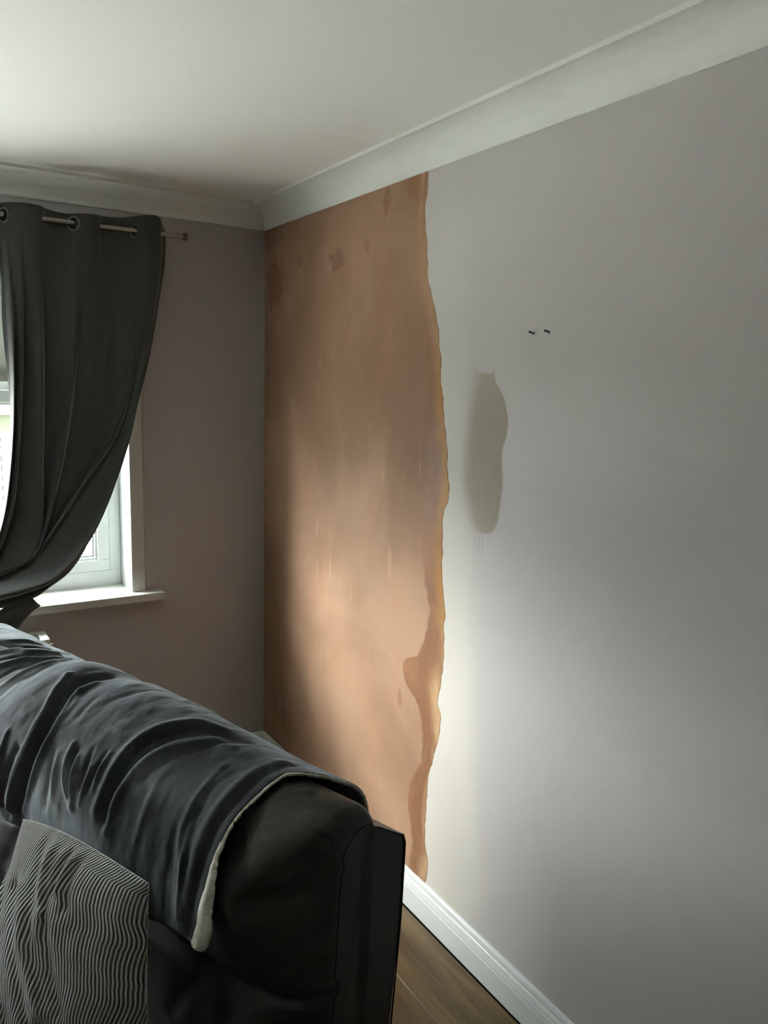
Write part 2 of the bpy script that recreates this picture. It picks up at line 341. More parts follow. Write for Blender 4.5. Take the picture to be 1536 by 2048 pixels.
# ------------------------------------------------------------------ room shell
XL, YB, ZC = -4.30, -5.30, 2.385     # left wall, back wall, ceiling
WX0, WX1, WZ0, WZ1 = -2.76, -0.575, 0.80, 2.12   # window opening
T = 0.24
fl = tag(box('floor', XL-.1, .1, YB-.1, .1, -.12, -.012, M['dark']), kind='structure')
tag(box('ceiling', XL-.1, .1, YB-.1, .1, ZC, ZC+.1, M['ceiling']), kind='structure')
wr = tag(box('wall_right', 0, .12, YB-.12, T, -.1, ZC+.05, M['paint_right']), kind='structure')
tag(box('wall_left', XL-.12, XL, YB-.12, T, -.1, ZC+.05, M['far_paint']), kind='structure')
tag(box('wall_back', XL, 0, YB-.12, YB, -.1, ZC+.05, M['far_paint']), kind='structure')
bm = bmesh.new()
add_box(bm, XL, WX0, 0, T, -.1, ZC+.05); add_box(bm, WX1, 0, 0, T, -.1, ZC+.05)
add_box(bm, WX0, WX1, 0, T, -.1, WZ0); add_box(bm, WX0, WX1, 0, T, WZ1, ZC+.05)
wf = tag(mesh_obj('wall_front', bm, M['paint']), kind='structure')

# floor planks, long way along the right-hand wall
PW, PLN = .187, 1.285
pm = {}
def plank_mesh(l):
    k = round(l, 3)
    if k not in pm:
        bm = bmesh.new(); add_box(bm, -PW/2+.0004, PW/2-.0004, -l/2+.0004, l/2-.0004, -.012, 0, .0012, 1)
        me = bpy.data.meshes.new('plank'); bm.to_mesh(me); bm.free(); me.materials.append(M['wood']); pm[k] = me
    return pm[k]
row = 0; x = -.024
while x - PW > XL:
    y = -.03; off = (.9, .75, .3, 1.15, .5)[row % 5]; first = True
    while y > YB+.05:
        l = off if first else PLN; first = False
        l = min(l, y-(YB+.02))
        o = bpy.data.objects.new('plank', plank_mesh(l)); COL.objects.link(o); o.parent = fl; o.location = (x-PW/2, y-l/2, 0)
        y -= l
    x -= PW; row += 1

# skirting boards with an ogee top
SK = [(0, 0), (.0180, 0), (.0180, .0715), (.0168, .0725), (.0168, .0745), (.0188, .0765), (.0180, .083), (.0150, .0915), (.0135, .0975), (.0120, .0985), (.0120, .1010), (.0105, .1025), (.0098, .110), (.0080, .1170), (.0050, .1215), (0, .1225)]
bm = bmesh.new(); sweep(bm, SK, [lambda a, z: (-a, -a, z), lambda a, z: (-a, YB+a, z)]); tag(mesh_obj('baseboard_right', bm, M['white_gloss']), kind='structure')
bm = bmesh.new(); sweep(bm, SK, [lambda a, z: (XL+a, -a, z), lambda a, z: (-a, -a, z)]); tag(mesh_obj('baseboard_front', bm, M['white_gloss']), kind='structure')
bm = bmesh.new(); sweep(bm, SK, [lambda a, z: (-a, YB+a, z), lambda a, z: (XL+a, YB+a, z)]); tag(mesh_obj('baseboard_back', bm, M['white_gloss']), kind='structure')
bm = bmesh.new(); sweep(bm, SK, [lambda a, z: (XL+a, YB+a, z), lambda a, z: (XL+a, -a, z)]); tag(mesh_obj('baseboard_left', bm, M['white_gloss']), kind='structure')

# coving: concave plaster cove with a small bead at the ceiling
ZB = 2.297
CV = [(0, ZC+.01), (0, ZB), (.0045, ZB), (.0065, ZB+.004)]
for k in range(11):
    a = math.radians(90*k/10); R_ = .074
    CV.append((.0065+R_*(1-math.cos(a)), ZB+.004+(ZC-.007-ZB-.004)*math.sin(a)))
CV += [(.0835, ZC-.007), (.0835, ZC-.011), (.0905, ZC-.011), (.0905, ZC+.01)]
def coving(name, pa, pb):
    bm = bmesh.new(); sweep(bm, CV, [pa, pb]); return tag(mesh_obj(name, bm, M['cove']), kind='structure')
coving('trim_1', lambda a, z: (-a, -a, z), lambda a, z: (-a, YB+a, z))
coving('trim_2', lambda a, z: (XL+a, -a, z), lambda a, z: (-a, -a, z))
coving('trim_3', lambda a, z: (-a, YB+a, z), lambda a, z: (XL+a, YB+a, z))
coving('trim_4', lambda a, z: (XL+a, YB+a, z), lambda a, z: (XL+a, -a, z))

# plaster strip: a skim coat, slightly proud of the wall, ragged edge
ed = catmull(EDGE, 6)[::-1]; zs = np.linspace(.118, ZB+.003, 170)
ey = np.interp(zs, ed[:, 1], ed[:, 0])
ey = ey + .0035*vnoise(zs, zs*0+.3, 60, 2) + .005*vnoise(zs, zs*0, 14, 4)
us = np.linspace(0, 1, 26)
Pg = np.zeros((len(zs), len(us)+1, 3))
for j, u in enumerate(us):
    Pg[:, j, 1] = -.0002+u*(ey+.003); Pg[:, j, 2] = zs
    Pg[:, j, 0] = -.0010
Pg[:, -1] = np.stack([zs*0+.0005, ey, zs], 1)
bm = bmesh.new(); grid_mesh(bm, Pg)
bmesh.ops.recalc_face_normals(bm, faces=bm.faces)
pp = mesh_obj('plaster_patch', bm, M['plaster'], wr)
pp['label'] = 'bare pinkish brown plaster strip with ragged darker right edge'
if pp.data.polygons[50].normal.x > 0: pp.data.flip_normals()

# thin smear of plaster caught on the corner of the front wall
def screw(yy, zz, label):
    r = empty('wall_screw', (0, yy, zz)); tag(r, label, 'screw', 'screws left in the right wall')
    bm = bmesh.new(); add_tube(bm, [(.005, 0, 0), (-.014, -.001, .003)], .0022, 8); add_tube(bm, [(-.014, -.001, .003), (-.016, -.0012, .0034)], [.0036, .0030], 10)
    mesh_obj('shank', bm, M['black_metal'], r)
    bm = bmesh.new(); add_tube(bm, [(.004, 0, 0), (-.0012, 0, 0)], [.0026, .0026], 12); mesh_obj('wall_plug', bm, M['dark'], r)
screw(-1.636, 1.822, 'dark screw sticking out of the grey wall, the left one of the pair')
screw(-1.690, 1.823, 'dark screw sticking out of the grey wall, the right one of the pair')

# ------------------------------------------------------------------ window
win = tag(empty('window_1', ((WX0+WX1)/2, .15, WZ0)), kind='structure')
def wpart(name, x0, x1, y0, y1, z0, z1, m, bev=.003, parent=win):
    c = Vector(win.location); bm = bmesh.new(); add_box(bm, x0-c.x, x1-c.x, y0-c.y, y1-c.y, z0-c.z, z1-c.z, bev, 2)
    return mesh_obj(name, bm, m, parent)
FY0, FY1 = .145, .205
fz0, fz1 = .852, 2.11
cx = Vector(win.location)
bm = bmesh.new()
def fr(x0, x1, y0, y1, z0, z1, bev=.004): add_box(bm, x0-cx.x, x1-cx.x, y0-cx.y, y1-cx.y, z0-cx.z, z1-cx.z, bev, 2)
fr(WX0, WX1-.002, FY0, FY1, .835, .905); fr(WX0, WX1-.002, FY0, FY1, 2.06, WZ1)
fr(WX0, WX0+.05, FY0, FY1, .90, 2.065); fr(WX1-.050, WX1-.002, FY0, FY1, .90, 2.065)
MX = [-1.33]
for mx in MX: fr(mx-.035, mx+.035, FY0, FY1, .90, 2.065)
fr(MX[0]+.035, WX1-.05, FY0, FY1, 1.63, 1.69)
mesh_obj('window_frame', bm, M['upvc'], win)
# sashes (one below, one opener above in each of the three lights)
bays = [(WX0+.05, MX[0]-.035, ((.905, 2.06),)), (MX[0]+.035, WX1-.05, ((.905, 1.63), (1.69, 2.06)))]
for (a, c_, lights) in bays:
    for (z0, z1) in lights:
        w_ = .045; bm = bmesh.new(); x0, x1 = a+.001, c_-.001; z0_, z1_ = z0+.001, z1-.001
        for q in ((x0, x1, z0_, z0_+w_), (x0, x1, z1_-w_, z1_), (x0, x0+w_, z0_+w_, z1_-w_), (x1-w_, x1, z0_+w_, z1_-w_)):
            fr_y0 = .136
            add_box(bm, q[0]-cx.x, q[1]-cx.x, fr_y0-cx.y, .195-cx.y, q[2]-cx.z, q[3]-cx.z, .003, 2)
        # glazing bead, stepped in
        g = .012; X0, X1, Z0, Z1 = x0+w_-.001, x1-w_+.001, z0_+w_-.001, z1_-w_+.001
        for q in ((X0, X1, Z0, Z0+g), (X0, X1, Z1-g, Z1), (X0, X0+g, Z0+g, Z1-g), (X1-g, X1, Z0+g, Z1-g)):
            add_box(bm, q[0]-cx.x, q[1]-cx.x, .146-cx.y, .19-cx.y, q[2]-cx.z, q[3]-cx.z, .002, 1)
        s_ = mesh_obj('sash', bm, M['upvc'], win)
        gl = bmesh.new(); add_box(gl, X0+.006-cx.x, X1-.006-cx.x, .168-cx.y, .172-cx.y, Z0+.006-cx.z, Z1-.006-cx.z)
        mesh_obj('pane', gl, M['glass'], s_)
        gk = bmesh.new()
        for q in ((X0+g, X1-g, Z0+g, Z0+g+.003), (X0+g, X0+g+.003, Z0+g, Z1-g), (X1-g-.003, X1-g, Z0+g, Z1-g)):
            add_box(gk, q[0]-cx.x, q[1]-cx.x, .160-cx.y, .167-cx.y, q[2]-cx.z, q[3]-cx.z)
        mesh_obj('gasket', gk, M['dark'], s_)
# reveal lining, architrave and sill
wpart('window_reveal', WX1-.002, WX1+.004, -.002, FY1, .835, WZ1, M['white_gloss'], 0)
wpart('window_reveal', WX0-.004, WX0+.002, -.002, FY1, .835, WZ1, M['white_gloss'], 0)
wpart('window_reveal', WX0, WX1, -.002, FY1, WZ1-.002, WZ1+.004, M['white_gloss'], 0)
wpart('architrave', WX1-.001, -.523, -.016, .004, .841, WZ1+.052, M['trim'], .003)
wpart('architrave', WX0-.052, WX0+.001, -.016, .004, .841, WZ1+.052, M['trim'], .003)
wpart('architrave', WX0+.001, WX1-.001, -.016, .004, WZ1-.001, WZ1+.052, M['trim'], .003)
wpart('window_sill', WX0-.115, -.458, -.065, .15, .808, .841, M['trim'], .004)

# roller blind
bl = tag(empty('roller_blind', (-1.6675, .10, 2.08)), 'cream roller blind pulled halfway down over the window behind the curtain', 'blind')
bm = bmesh.new(); add_box(bm, -1.08, 1.08, -.0008, .0008, -.402, -.015); mesh_obj('blind_cloth', bm, M['blind'], bl)
bm = bmesh.new(); add_tube(bm, [(-1.087, 0, 0), (1.087, 0, 0)], .02, 16); mesh_obj('roller_tube', bm, M['upvc'], bl)
bm = bmesh.new(); add_box(bm, -1.082, 1.082, -.006, .006, -.420, -.398, .003); mesh_obj('bottom_bar', bm, M['trim'], bl)

# ------------------------------------------------------------------ curtain pole
RZ, RY = 2.2165, -.10
pole = tag(empty('curtain_pole', (-1.45, RY, RZ)), 'thin brushed metal curtain pole above the window with small end cap', 'curtain pole')
bm = bmesh.new(); add_tube(bm, [(-1.70, 0, 0), (1.075, 0, 0)], .0085, 16); mesh_obj('pole', bm, M['steel'], pole)
for sgn, xx in ((1, 1.072), (-1, -1.697)):
    bm = bmesh.new(); add_tube(bm, [(xx, 0, 0), (xx+sgn*.002, 0, 0), (xx+sgn*.014, 0, 0), (xx+sgn*.016, 0, 0)], [.0115, .0135, .0135, .0115], 20); mesh_obj('finial', bm, M['bronze'], pole)
for xx in (-1.6, .955):
    bm = bmesh.new(); add_tube(bm, [(xx, .004, 0), (xx, .10, 0)], .006, 10); add_tube(bm, [(xx, .094, 0), (xx, .10, 0)], .022, 16)
    add_tube(bm, [(xx-.006, 0, 0), (xx+.006, 0, 0)], .0115, 14); mesh_obj('bracket', bm, M['steel'], pole)

# ------------------------------------------------------------------ curtain
CG = [[(-0.437, 2.232), (-0.44, 2.125), (-0.465, 1.978), (-0.499, 1.793), (-0.536, 1.642), (-0.578, 1.491), (-0.622, 1.358), (-0.678, 1.227), (-0.725, 1.136), (-0.777, 1.039), (-0.834, 0.972), (-0.898, 0.93), (-0.959, 0.896), (-1.066, 0.873), (-1.161, 0.868)],
 [(-0.462, 2.266), (-0.47, 2.104), (-0.491, 1.958), (-0.523, 1.792), (-0.557, 1.661), (-0.589, 1.519), (-0.637, 1.378), (-0.685, 1.256), (-0.742, 1.147), (-0.82, 1.052), (-0.902, 0.984), (-0.996, 0.957), (-1.062, 0.943), (-1.157, 0.928)],
 [(-0.486, 2.273), (-0.498, 2.101), (-0.52, 1.938), (-0.549, 1.791), (-0.576, 1.642), (-0.615, 1.51), (-0.672, 1.407), (-0.742, 1.315), (-0.799, 1.234), (-0.866, 1.137), (-0.949, 1.031), (-1.01, 0.995), (-1.06, 0.972), (-1.156, 0.945)],
 [(-0.617, 2.259), (-0.624, 1.966), (-0.643, 1.696), (-0.684, 1.454), (-0.76, 1.306), (-0.836, 1.199), (-0.893, 1.103), (-0.974, 1.027), (-1.059, 0.986), (-1.155, 0.953)],
 [(-0.762, 2.247), (-0.771, 1.955), (-0.793, 1.673), (-0.831, 1.42), (-0.868, 1.238), (-0.9, 1.131), (-0.948, 1.042), (-1.025, 1.0), (-1.155, 0.958)],
 [(-0.883, 2.257), (-0.883, 1.946), (-0.883, 1.688), (-0.894, 1.421), (-0.906, 1.167), (-0.939, 1.062), (-0.983, 1.017), (-1.058, 0.994), (-1.155, 0.962)],
 [(-0.938, 2.256), (-0.945, 1.858), (-0.956, 1.599), (-0.972, 1.423), (-0.996, 1.245), (-1.043, 1.089), (-1.087, 1.032), (-1.154, 0.97)],
 [(-0.987, 2.254), (-0.98, 2.004), (-0.976, 1.771), (-0.981, 1.599), (-0.994, 1.423), (-1.019, 1.246), (-1.058, 1.107), (-1.102, 1.042), (-1.153, 0.979)],
 [(-1.017, 2.25), (-1.012, 2.131), (-1.003, 2.002), (-1.003, 1.871), (-0.997, 1.77), (-0.988, 1.651), (-0.986, 1.546), (-0.998, 1.423), (-1.022, 1.246), (-1.063, 1.108), (-1.153, 0.979)]]
NV = 220
Gs = [resample(catmull(g, 8), NV) for g in CG]
gu = np.array([0, .06, .13, .36, .56, .70, .79, .87, 1.0])
NU = 330
u = np.linspace(0, 1, NU); v = np.linspace(0, 1, NV)
GX = np.array([g[:, 0] for g in Gs]); GZ = np.array([g[:, 1] for g in Gs])
def pchip_cols(t, T_, Y_):
    # monotone-ish cubic through guides for every v
    h = np.diff(T_)[:, None]; dlt = np.diff(Y_, axis=0)/h
    mm = np.zeros_like(Y_); mm[0] = dlt[0]; mm[-1] = dlt[-1]
    for i in range(1, len(T_)-1):
        s = dlt[i-1]*dlt[i]; mm[i] = np.where(s > 0, 2*s/(dlt[i-1]+dlt[i]+1e-12*np.sign(dlt[i])), 0)
    idx = np.clip(np.searchsorted(T_, t)-1, 0, len(T_)-2)
    tt = ((t-T_[idx])/(T_[idx+1]-T_[idx]))[:, None]; hh = h[idx]
    return (2*tt**3-3*tt**2+1)*Y_[idx] + (tt**3-2*tt**2+tt)*hh*mm[idx] + (-2*tt**3+3*tt**2)*Y_[idx+1] + (tt**3-tt**2)*hh*mm[idx+1]
CX, CZ = pchip_cols(u, gu, GX), pchip_cols(u, gu, GZ)
U, V = np.meshgrid(u, v, indexing='ij')
# header wave: fabric weaves behind / in front of the pole
trans = [-1.13, -0.990, -0.866, -0.768, -0.677, -0.552, -0.46, -0.40]; sgn = [1, -1, 1, -1, 1, -1, 1]   # -1: in front
xt = CX[:, :1]
wave = np.zeros((NU, 1))
for i in range(len(trans)-1):
    a, c_ = trans[i], trans[i+1]; m = (xt >= a) & (xt < c_)
    wave = np.where(m, sgn[i]*np.abs(np.sin(np.pi*(xt-a)/(c_-a)))**.75, wave)
wave = np.where(xt >= -.46, np.sin((xt+.46)/.03*np.pi/2), wave)
fade = 1-.72*sstep(0, .35, V)-.28*sstep(.5, .95, V)
CY = np.interp(CZ, [.88, .98, 1.12, 1.3, 1.6, 1.8, 2.0], [-.135, -.115, -.085, -.062, -.066, -.08, -.10]) + .030*wave*fade
# long folds: profile in u, amplitude in v   (centre u, width u, amp m (negative = towards the room), v range)
def fold(c, w, a, v0, v1, v2=1.5, v3=2.0):
    global CY
    CY = CY + a*np.exp(-((U-c)/w)**2)*sstep(v0, v1, V)*(1-sstep(v2, v3, V))
PF = np.array([(0, -.012), (.010, -.028), (.022, -.004), (.036, -.082), (.046, -.090), (.075, -.052), (.100, -.028), (.116, .000), (.128, -.018), (.138, -.014), (.150, .006), (.22, .010), (.34, .010), (.46, .008), (.530, .016), (.553, -.022), (.57, -.019), (.61, .002), (.66, .018),
               (.690, .024), (.706, -.018), (.715, -.018), (.75, .008), (.782, .024), (.797, -.014), (.82, -.002), (.852, .020), (.872, -.016), (.89, -.006), (.93, .032), (1.0, .050)])
uf = np.linspace(0, 1, 2001); pf = np.interp(uf, PF[:, 0], PF[:, 1]); kk = np.hanning(31); pf = np.convolve(np.pad(pf, 15, 'edge'), kk/kk.sum(), 'valid')
Dp = np.interp(U, uf, pf)
va = np.where(U < .45, sstep(.16, .62, V), sstep(.03, .42, V))
CY = CY + Dp*va*(1-.35*sstep(.85, 1, V))
CY = CY + .003*vnoise(U*3, V*1.2, 3, 8)
# gather towards the neck: lift the lit band over the sill into the room
CY = np.minimum(CY, -.024 + .115*sstep(-.60, -.68, CX)*sstep(.90, 1.0, CZ)*sstep(2.08, 1.95, CZ))
CZ2 = CZ
Pc = np.stack([CX, CY, CZ2], 2)
cur = tag(empty('curtain', (-.75, RY, 1.0)), 'charcoal grey eyelet curtain hanging from the pole and swept aside to the left', 'curtain')
def sub(o, P): P = P.copy(); P[..., 0] -= o.location.x; P[..., 1] -= o.location.y; P[..., 2] -= o.location.z; return P
bm = bmesh.new(); grid_mesh(bm, sub(cur, Pc)); bmesh.ops.recalc_face_normals(bm, faces=bm.faces)
co = mesh_obj('curtain_cloth', bm, M['curtain'], cur, True)
so = co.modifiers.new('thick', 'SOLIDIFY'); so.thickness = .0035; so.offset = 0
# stitched header band (double layer) shows as a slightly thicker hem
nh = int(NV*.035)
# eyelets where the cloth crosses the pole
for i, xe in ((0, -0.990), (2, -0.768), (4, -0.552)):
    iu = int(np.argmin(abs(CX[:, 3]-xe))); a = Pc[max(iu-3, 0), 6]; c_ = Pc[min(iu+3, NU-1), 6]
    tng = Vector(c_-a).normalized(); nrm = tng.cross(Vector((0, 0, 1))).normalized()
    r = 1
    if nrm.y > 0: nrm = -nrm
    if i % 2 == 0: nrm = Vector((-.62, -.78, 0)) if i != 0 else Vector((-.85, -.52, 0))
    else: nrm = Vector((.93, -.36, 0)).normalized()
    nrm.normalize(); q = nrm.to_track_quat('Z', 'Y').to_matrix().to_4x4()
    bm = bmesh.new(); n_a, n_b, R1, R2 = 32, 10, .0225, .0026
    rows = [[bm.verts.new(q @ Vector(((R1+R2*math.cos(t))*math.cos(p), (R1+R2*math.cos(t))*math.sin(p), .6*R2*math.sin(t)))) for t in [2*math.pi*k/n_b for k in range(n_b)]] for p in [2*math.pi*k/n_a for k in range(n_a)]]
    for k in range(n_a):
        for l in range(n_b): bm.faces.new((rows[k][l], rows[(k+1) % n_a][l], rows[(k+1) % n_a][(l+1) % n_b], rows[k][(l+1) % n_b]))
    e = mesh_obj('eyelet', bm, M['eyelet'], cur, True); e.location = (xe-.001+.0-cur.location.x, RY-.006-cur.location.y, RZ-.004-cur.location.z)
    if i % 2 == 0:
        bm = bmesh.new(); bmesh.ops.create_circle(bm, cap_ends=True, radius=.021, segments=28, matrix=q)
        h = mesh_obj('eyelet_hole', bm, M['dark'], e)
# tail of the curtain below the gather, with its hem end showing
def strip(name, A, Bc, depth, n=40, m=14, wav=.006):
    A = resample(catmull(A, 8), n); Bc = resample(catmull(Bc, 8), n); P = np.zeros((n, m, 3))
    for j in range(m):
        t = j/(m-1); q = A*(1-t)+Bc*t
        P[:, j, 0] = q[:, 0]; P[:, j, 2] = q[:, 1]
        P[:, j, 1] = depth - .014*math.sin(math.pi*t) + wav*math.sin(9*t) - .05*sstep(.86, .74, q[:, 1])
    bm = bmesh.new(); grid_mesh(bm, sub(cur, P)); bmesh.ops.recalc_face_normals(bm, faces=bm.faces)
    o = mesh_obj(name, bm, M['curtain'], cur, True); s = o.modifiers.new('t', 'SOLIDIFY'); s.thickness = .004; s.offset = 0; return o
# hem flap: upper edge, lower edge (x,z)
strip('curtain_hem', [(-.968, .908), (-1.02, .893), (-1.07, .868), (-1.13, .82), (-1.19, .75), (-1.23, .66)], [(-.935, .868), (-.985, .838), (-1.045, .795), (-1.09, .73), (-1.13, .64), (-1.16, .55)], -.155)
strip('curtain_tail', [(-.95, .880), (-1.00, .845), (-1.06, .79), (-1.12, .70), (-1.17, .56)], [(-.942, .862), (-.99, .818), (-1.045, .762), (-1.09, .68), (-1.12, .56)], -.135, m=8, wav=.003)
bm = bmesh.new()
ring = []
for k in range(40):
    a = 2*math.pi*k/40; ring.append((-1.155+.012*math.cos(a)*0, -.135+.045*math.sin(a), .915+.068*math.cos(a)))
rows = []
for dx in (-.03, -.01, .01, .03):
    rows.append([bm.verts.new((p[0]+dx-cur.location.x-.35*(p[2]-.915), p[1]-cur.location.y, p[2]-cur.location.z)) for p in ring])
for i in range(3):
    for k in range(40): bm.faces.new((rows[i][k], rows[i+1][k], rows[i+1][(k+1) % 40], rows[i][(k+1) % 40]))
tb = mesh_obj('tieback', bm, M['curtain'], cur, True); s = tb.modifiers.new('t', 'SOLIDIFY'); s.thickness = .005

# ------------------------------------------------------------------ radiator
rad = tag(empty('radiator', (-1.55, -.10, .14)), 'white panel radiator with top grille under the window sill', 'radiator')
RX = .640; RT = .60
bm = bmesh.new(); add_box(bm, -RX+.01, RX-.012, -.054, -.040, 0, RT-.012, .004); add_box(bm, -RX+.01, RX-.012, .040, .052, 0, RT-.012, .004)
k = -RX+.04
while k < RX-.05: add_box(bm, k, k+.020, -.0575, -.053, .03, RT-.05, .002, 1); k += .036
mesh_obj('panel', bm, M['radiator'], rad)
for s_ in (-1, 1):
    bm = bmesh.new(); x0, x1 = (RX-.012, RX) if s_ > 0 else (-RX, -RX+.012)
    add_box(bm, x0, x1, -.057, .055, .005, RT, .003); mesh_obj('side_cover', bm, M['radiator'], rad)
gr = empty('top_grille', (0, 0, 0), parent=rad)
bm = bmesh.new(); add_box(bm, -RX, RX, -.057, -.047, RT-.008, RT, .002, 1); add_box(bm, -RX, RX, .043, .055, RT-.008, RT, .002, 1)
add_box(bm, RX-.030, RX-.001, -.048, .045, RT-.007, RT+.0005, .002, 1); add_box(bm, -RX+.001, -RX+.030, -.048, .045, RT-.007, RT+.0005, .002, 1)
g_ = mesh_obj('top_grille', bm, M['radiator'], rad)
bpy.data.objects.remove(gr)
bm = bmesh.new(); add_box(bm, -.0018, .0018, -.047, .045, -.008, 0)
me = bpy.data.meshes.new('grille_bar'); bm.to_mesh(me); bm.free(); me.materials.append(M['radiator'])
k = RX-.044
while k > -RX+.03:
    o = bpy.data.objects.new('grille_bar', me); COL.objects.link(o); o.parent = g_; o.location = (k, 0, RT-.001); k -= .0145
bm = bmesh.new(); add_box(bm, -RX+.02, RX-.02, -.038, .038, .02, RT-.035); mesh_obj('convector', bm, M['dark'], rad)
bm = bmesh.new(); add_tube(bm, [(RX-.004, -.035, RT-.030), (RX+.012, -.035, RT-.030)], .006, 10); add_tube(bm, [(RX+.010, -.035, RT-.030), (RX+.015, -.035, RT-.030)], .0045, 6); mesh_obj('bleed_valve', bm, M['steel'], rad)
bm = bmesh.new()
bm.free()
for xx in (-.45, .45):
    bm = bmesh.new(); add_box(bm, xx-.02, xx+.02, .050, .098, .08, .5); mesh_obj('bracket', bm, M['radiator'], rad)
for xx in (-.6, .6):
    bm = bmesh.new(); add_tube(bm, [(xx, 0, .04), (xx, 0, -.14)], .0075, 10); mesh_obj('pipe', bm, M['steel'], rad)

# ------------------------------------------------------------------ sofa  (local x = away from near end s, local y = towards seat front (-b), z up)
TH = math.radians(-17.83)
SOF = Vector((-.727, -2.092, 0))
Dv = Vector((math.sin(TH), math.cos(TH), 0)); Bv = Vector((math.cos(TH), -math.sin(TH), 0))
# object frame: X = Bv (towards back), Y = Dv (along), so rotation z = -TH... columns
def sofa_frame(name, s=0, b=0, z=0):
    o = empty(name); p = SOF + Dv*s + Bv*b; o.matrix_world = Matrix(((Bv.x, Dv.x, 0, p.x), (Bv.y, Dv.y, 0, p.y), (0, 0, 1, z), (0, 0, 0, 1))); return o
sofa = sofa_frame('recliner_sofa'); tag(sofa, 'black leather recliner sofa with its back towards the plastered corner', 'sofa')
SW = 1.50      # distance between the two ends of the backrest
# back shell with sloping top
def lean(z): return (z-.60)*.085
bm = bmesh.new()
prof = [(-.02, .14), (.050, .14), (.078, .55), (.0990+.0, .74), (.1045, .885), (.103, .897), (.097, .905), (.085, .911), (.03, .948), (.005, .962), (-.02, .965)]
sweep(bm, prof, [lambda b_, z: (b_, 0, z), lambda b_, z: (b_, SW, z)])
ed_ = [e for e in bm.edges if abs(e.verts[0].co.y-e.verts[1].co.y) < 1e-6]
bmesh.ops.bevel(bm, geom=ed_, offset=.005, segments=3, affect='EDGES', profile=.5)
mesh_obj('back_shell', bm, M['leather_hard'], sofa)
# thin piping down the rear corner of the shell at the near end
bm = bmesh.new(); add_tube(bm, [(.079, -.001, .52), (.099, -.001, .74), (.1045, -.001, .885), (.098, -.001, .903), (.085, -.001, .910), (.03, -.001, .947)], .0018, 6); mesh_obj('seam_line', bm, M['seam'], sofa)

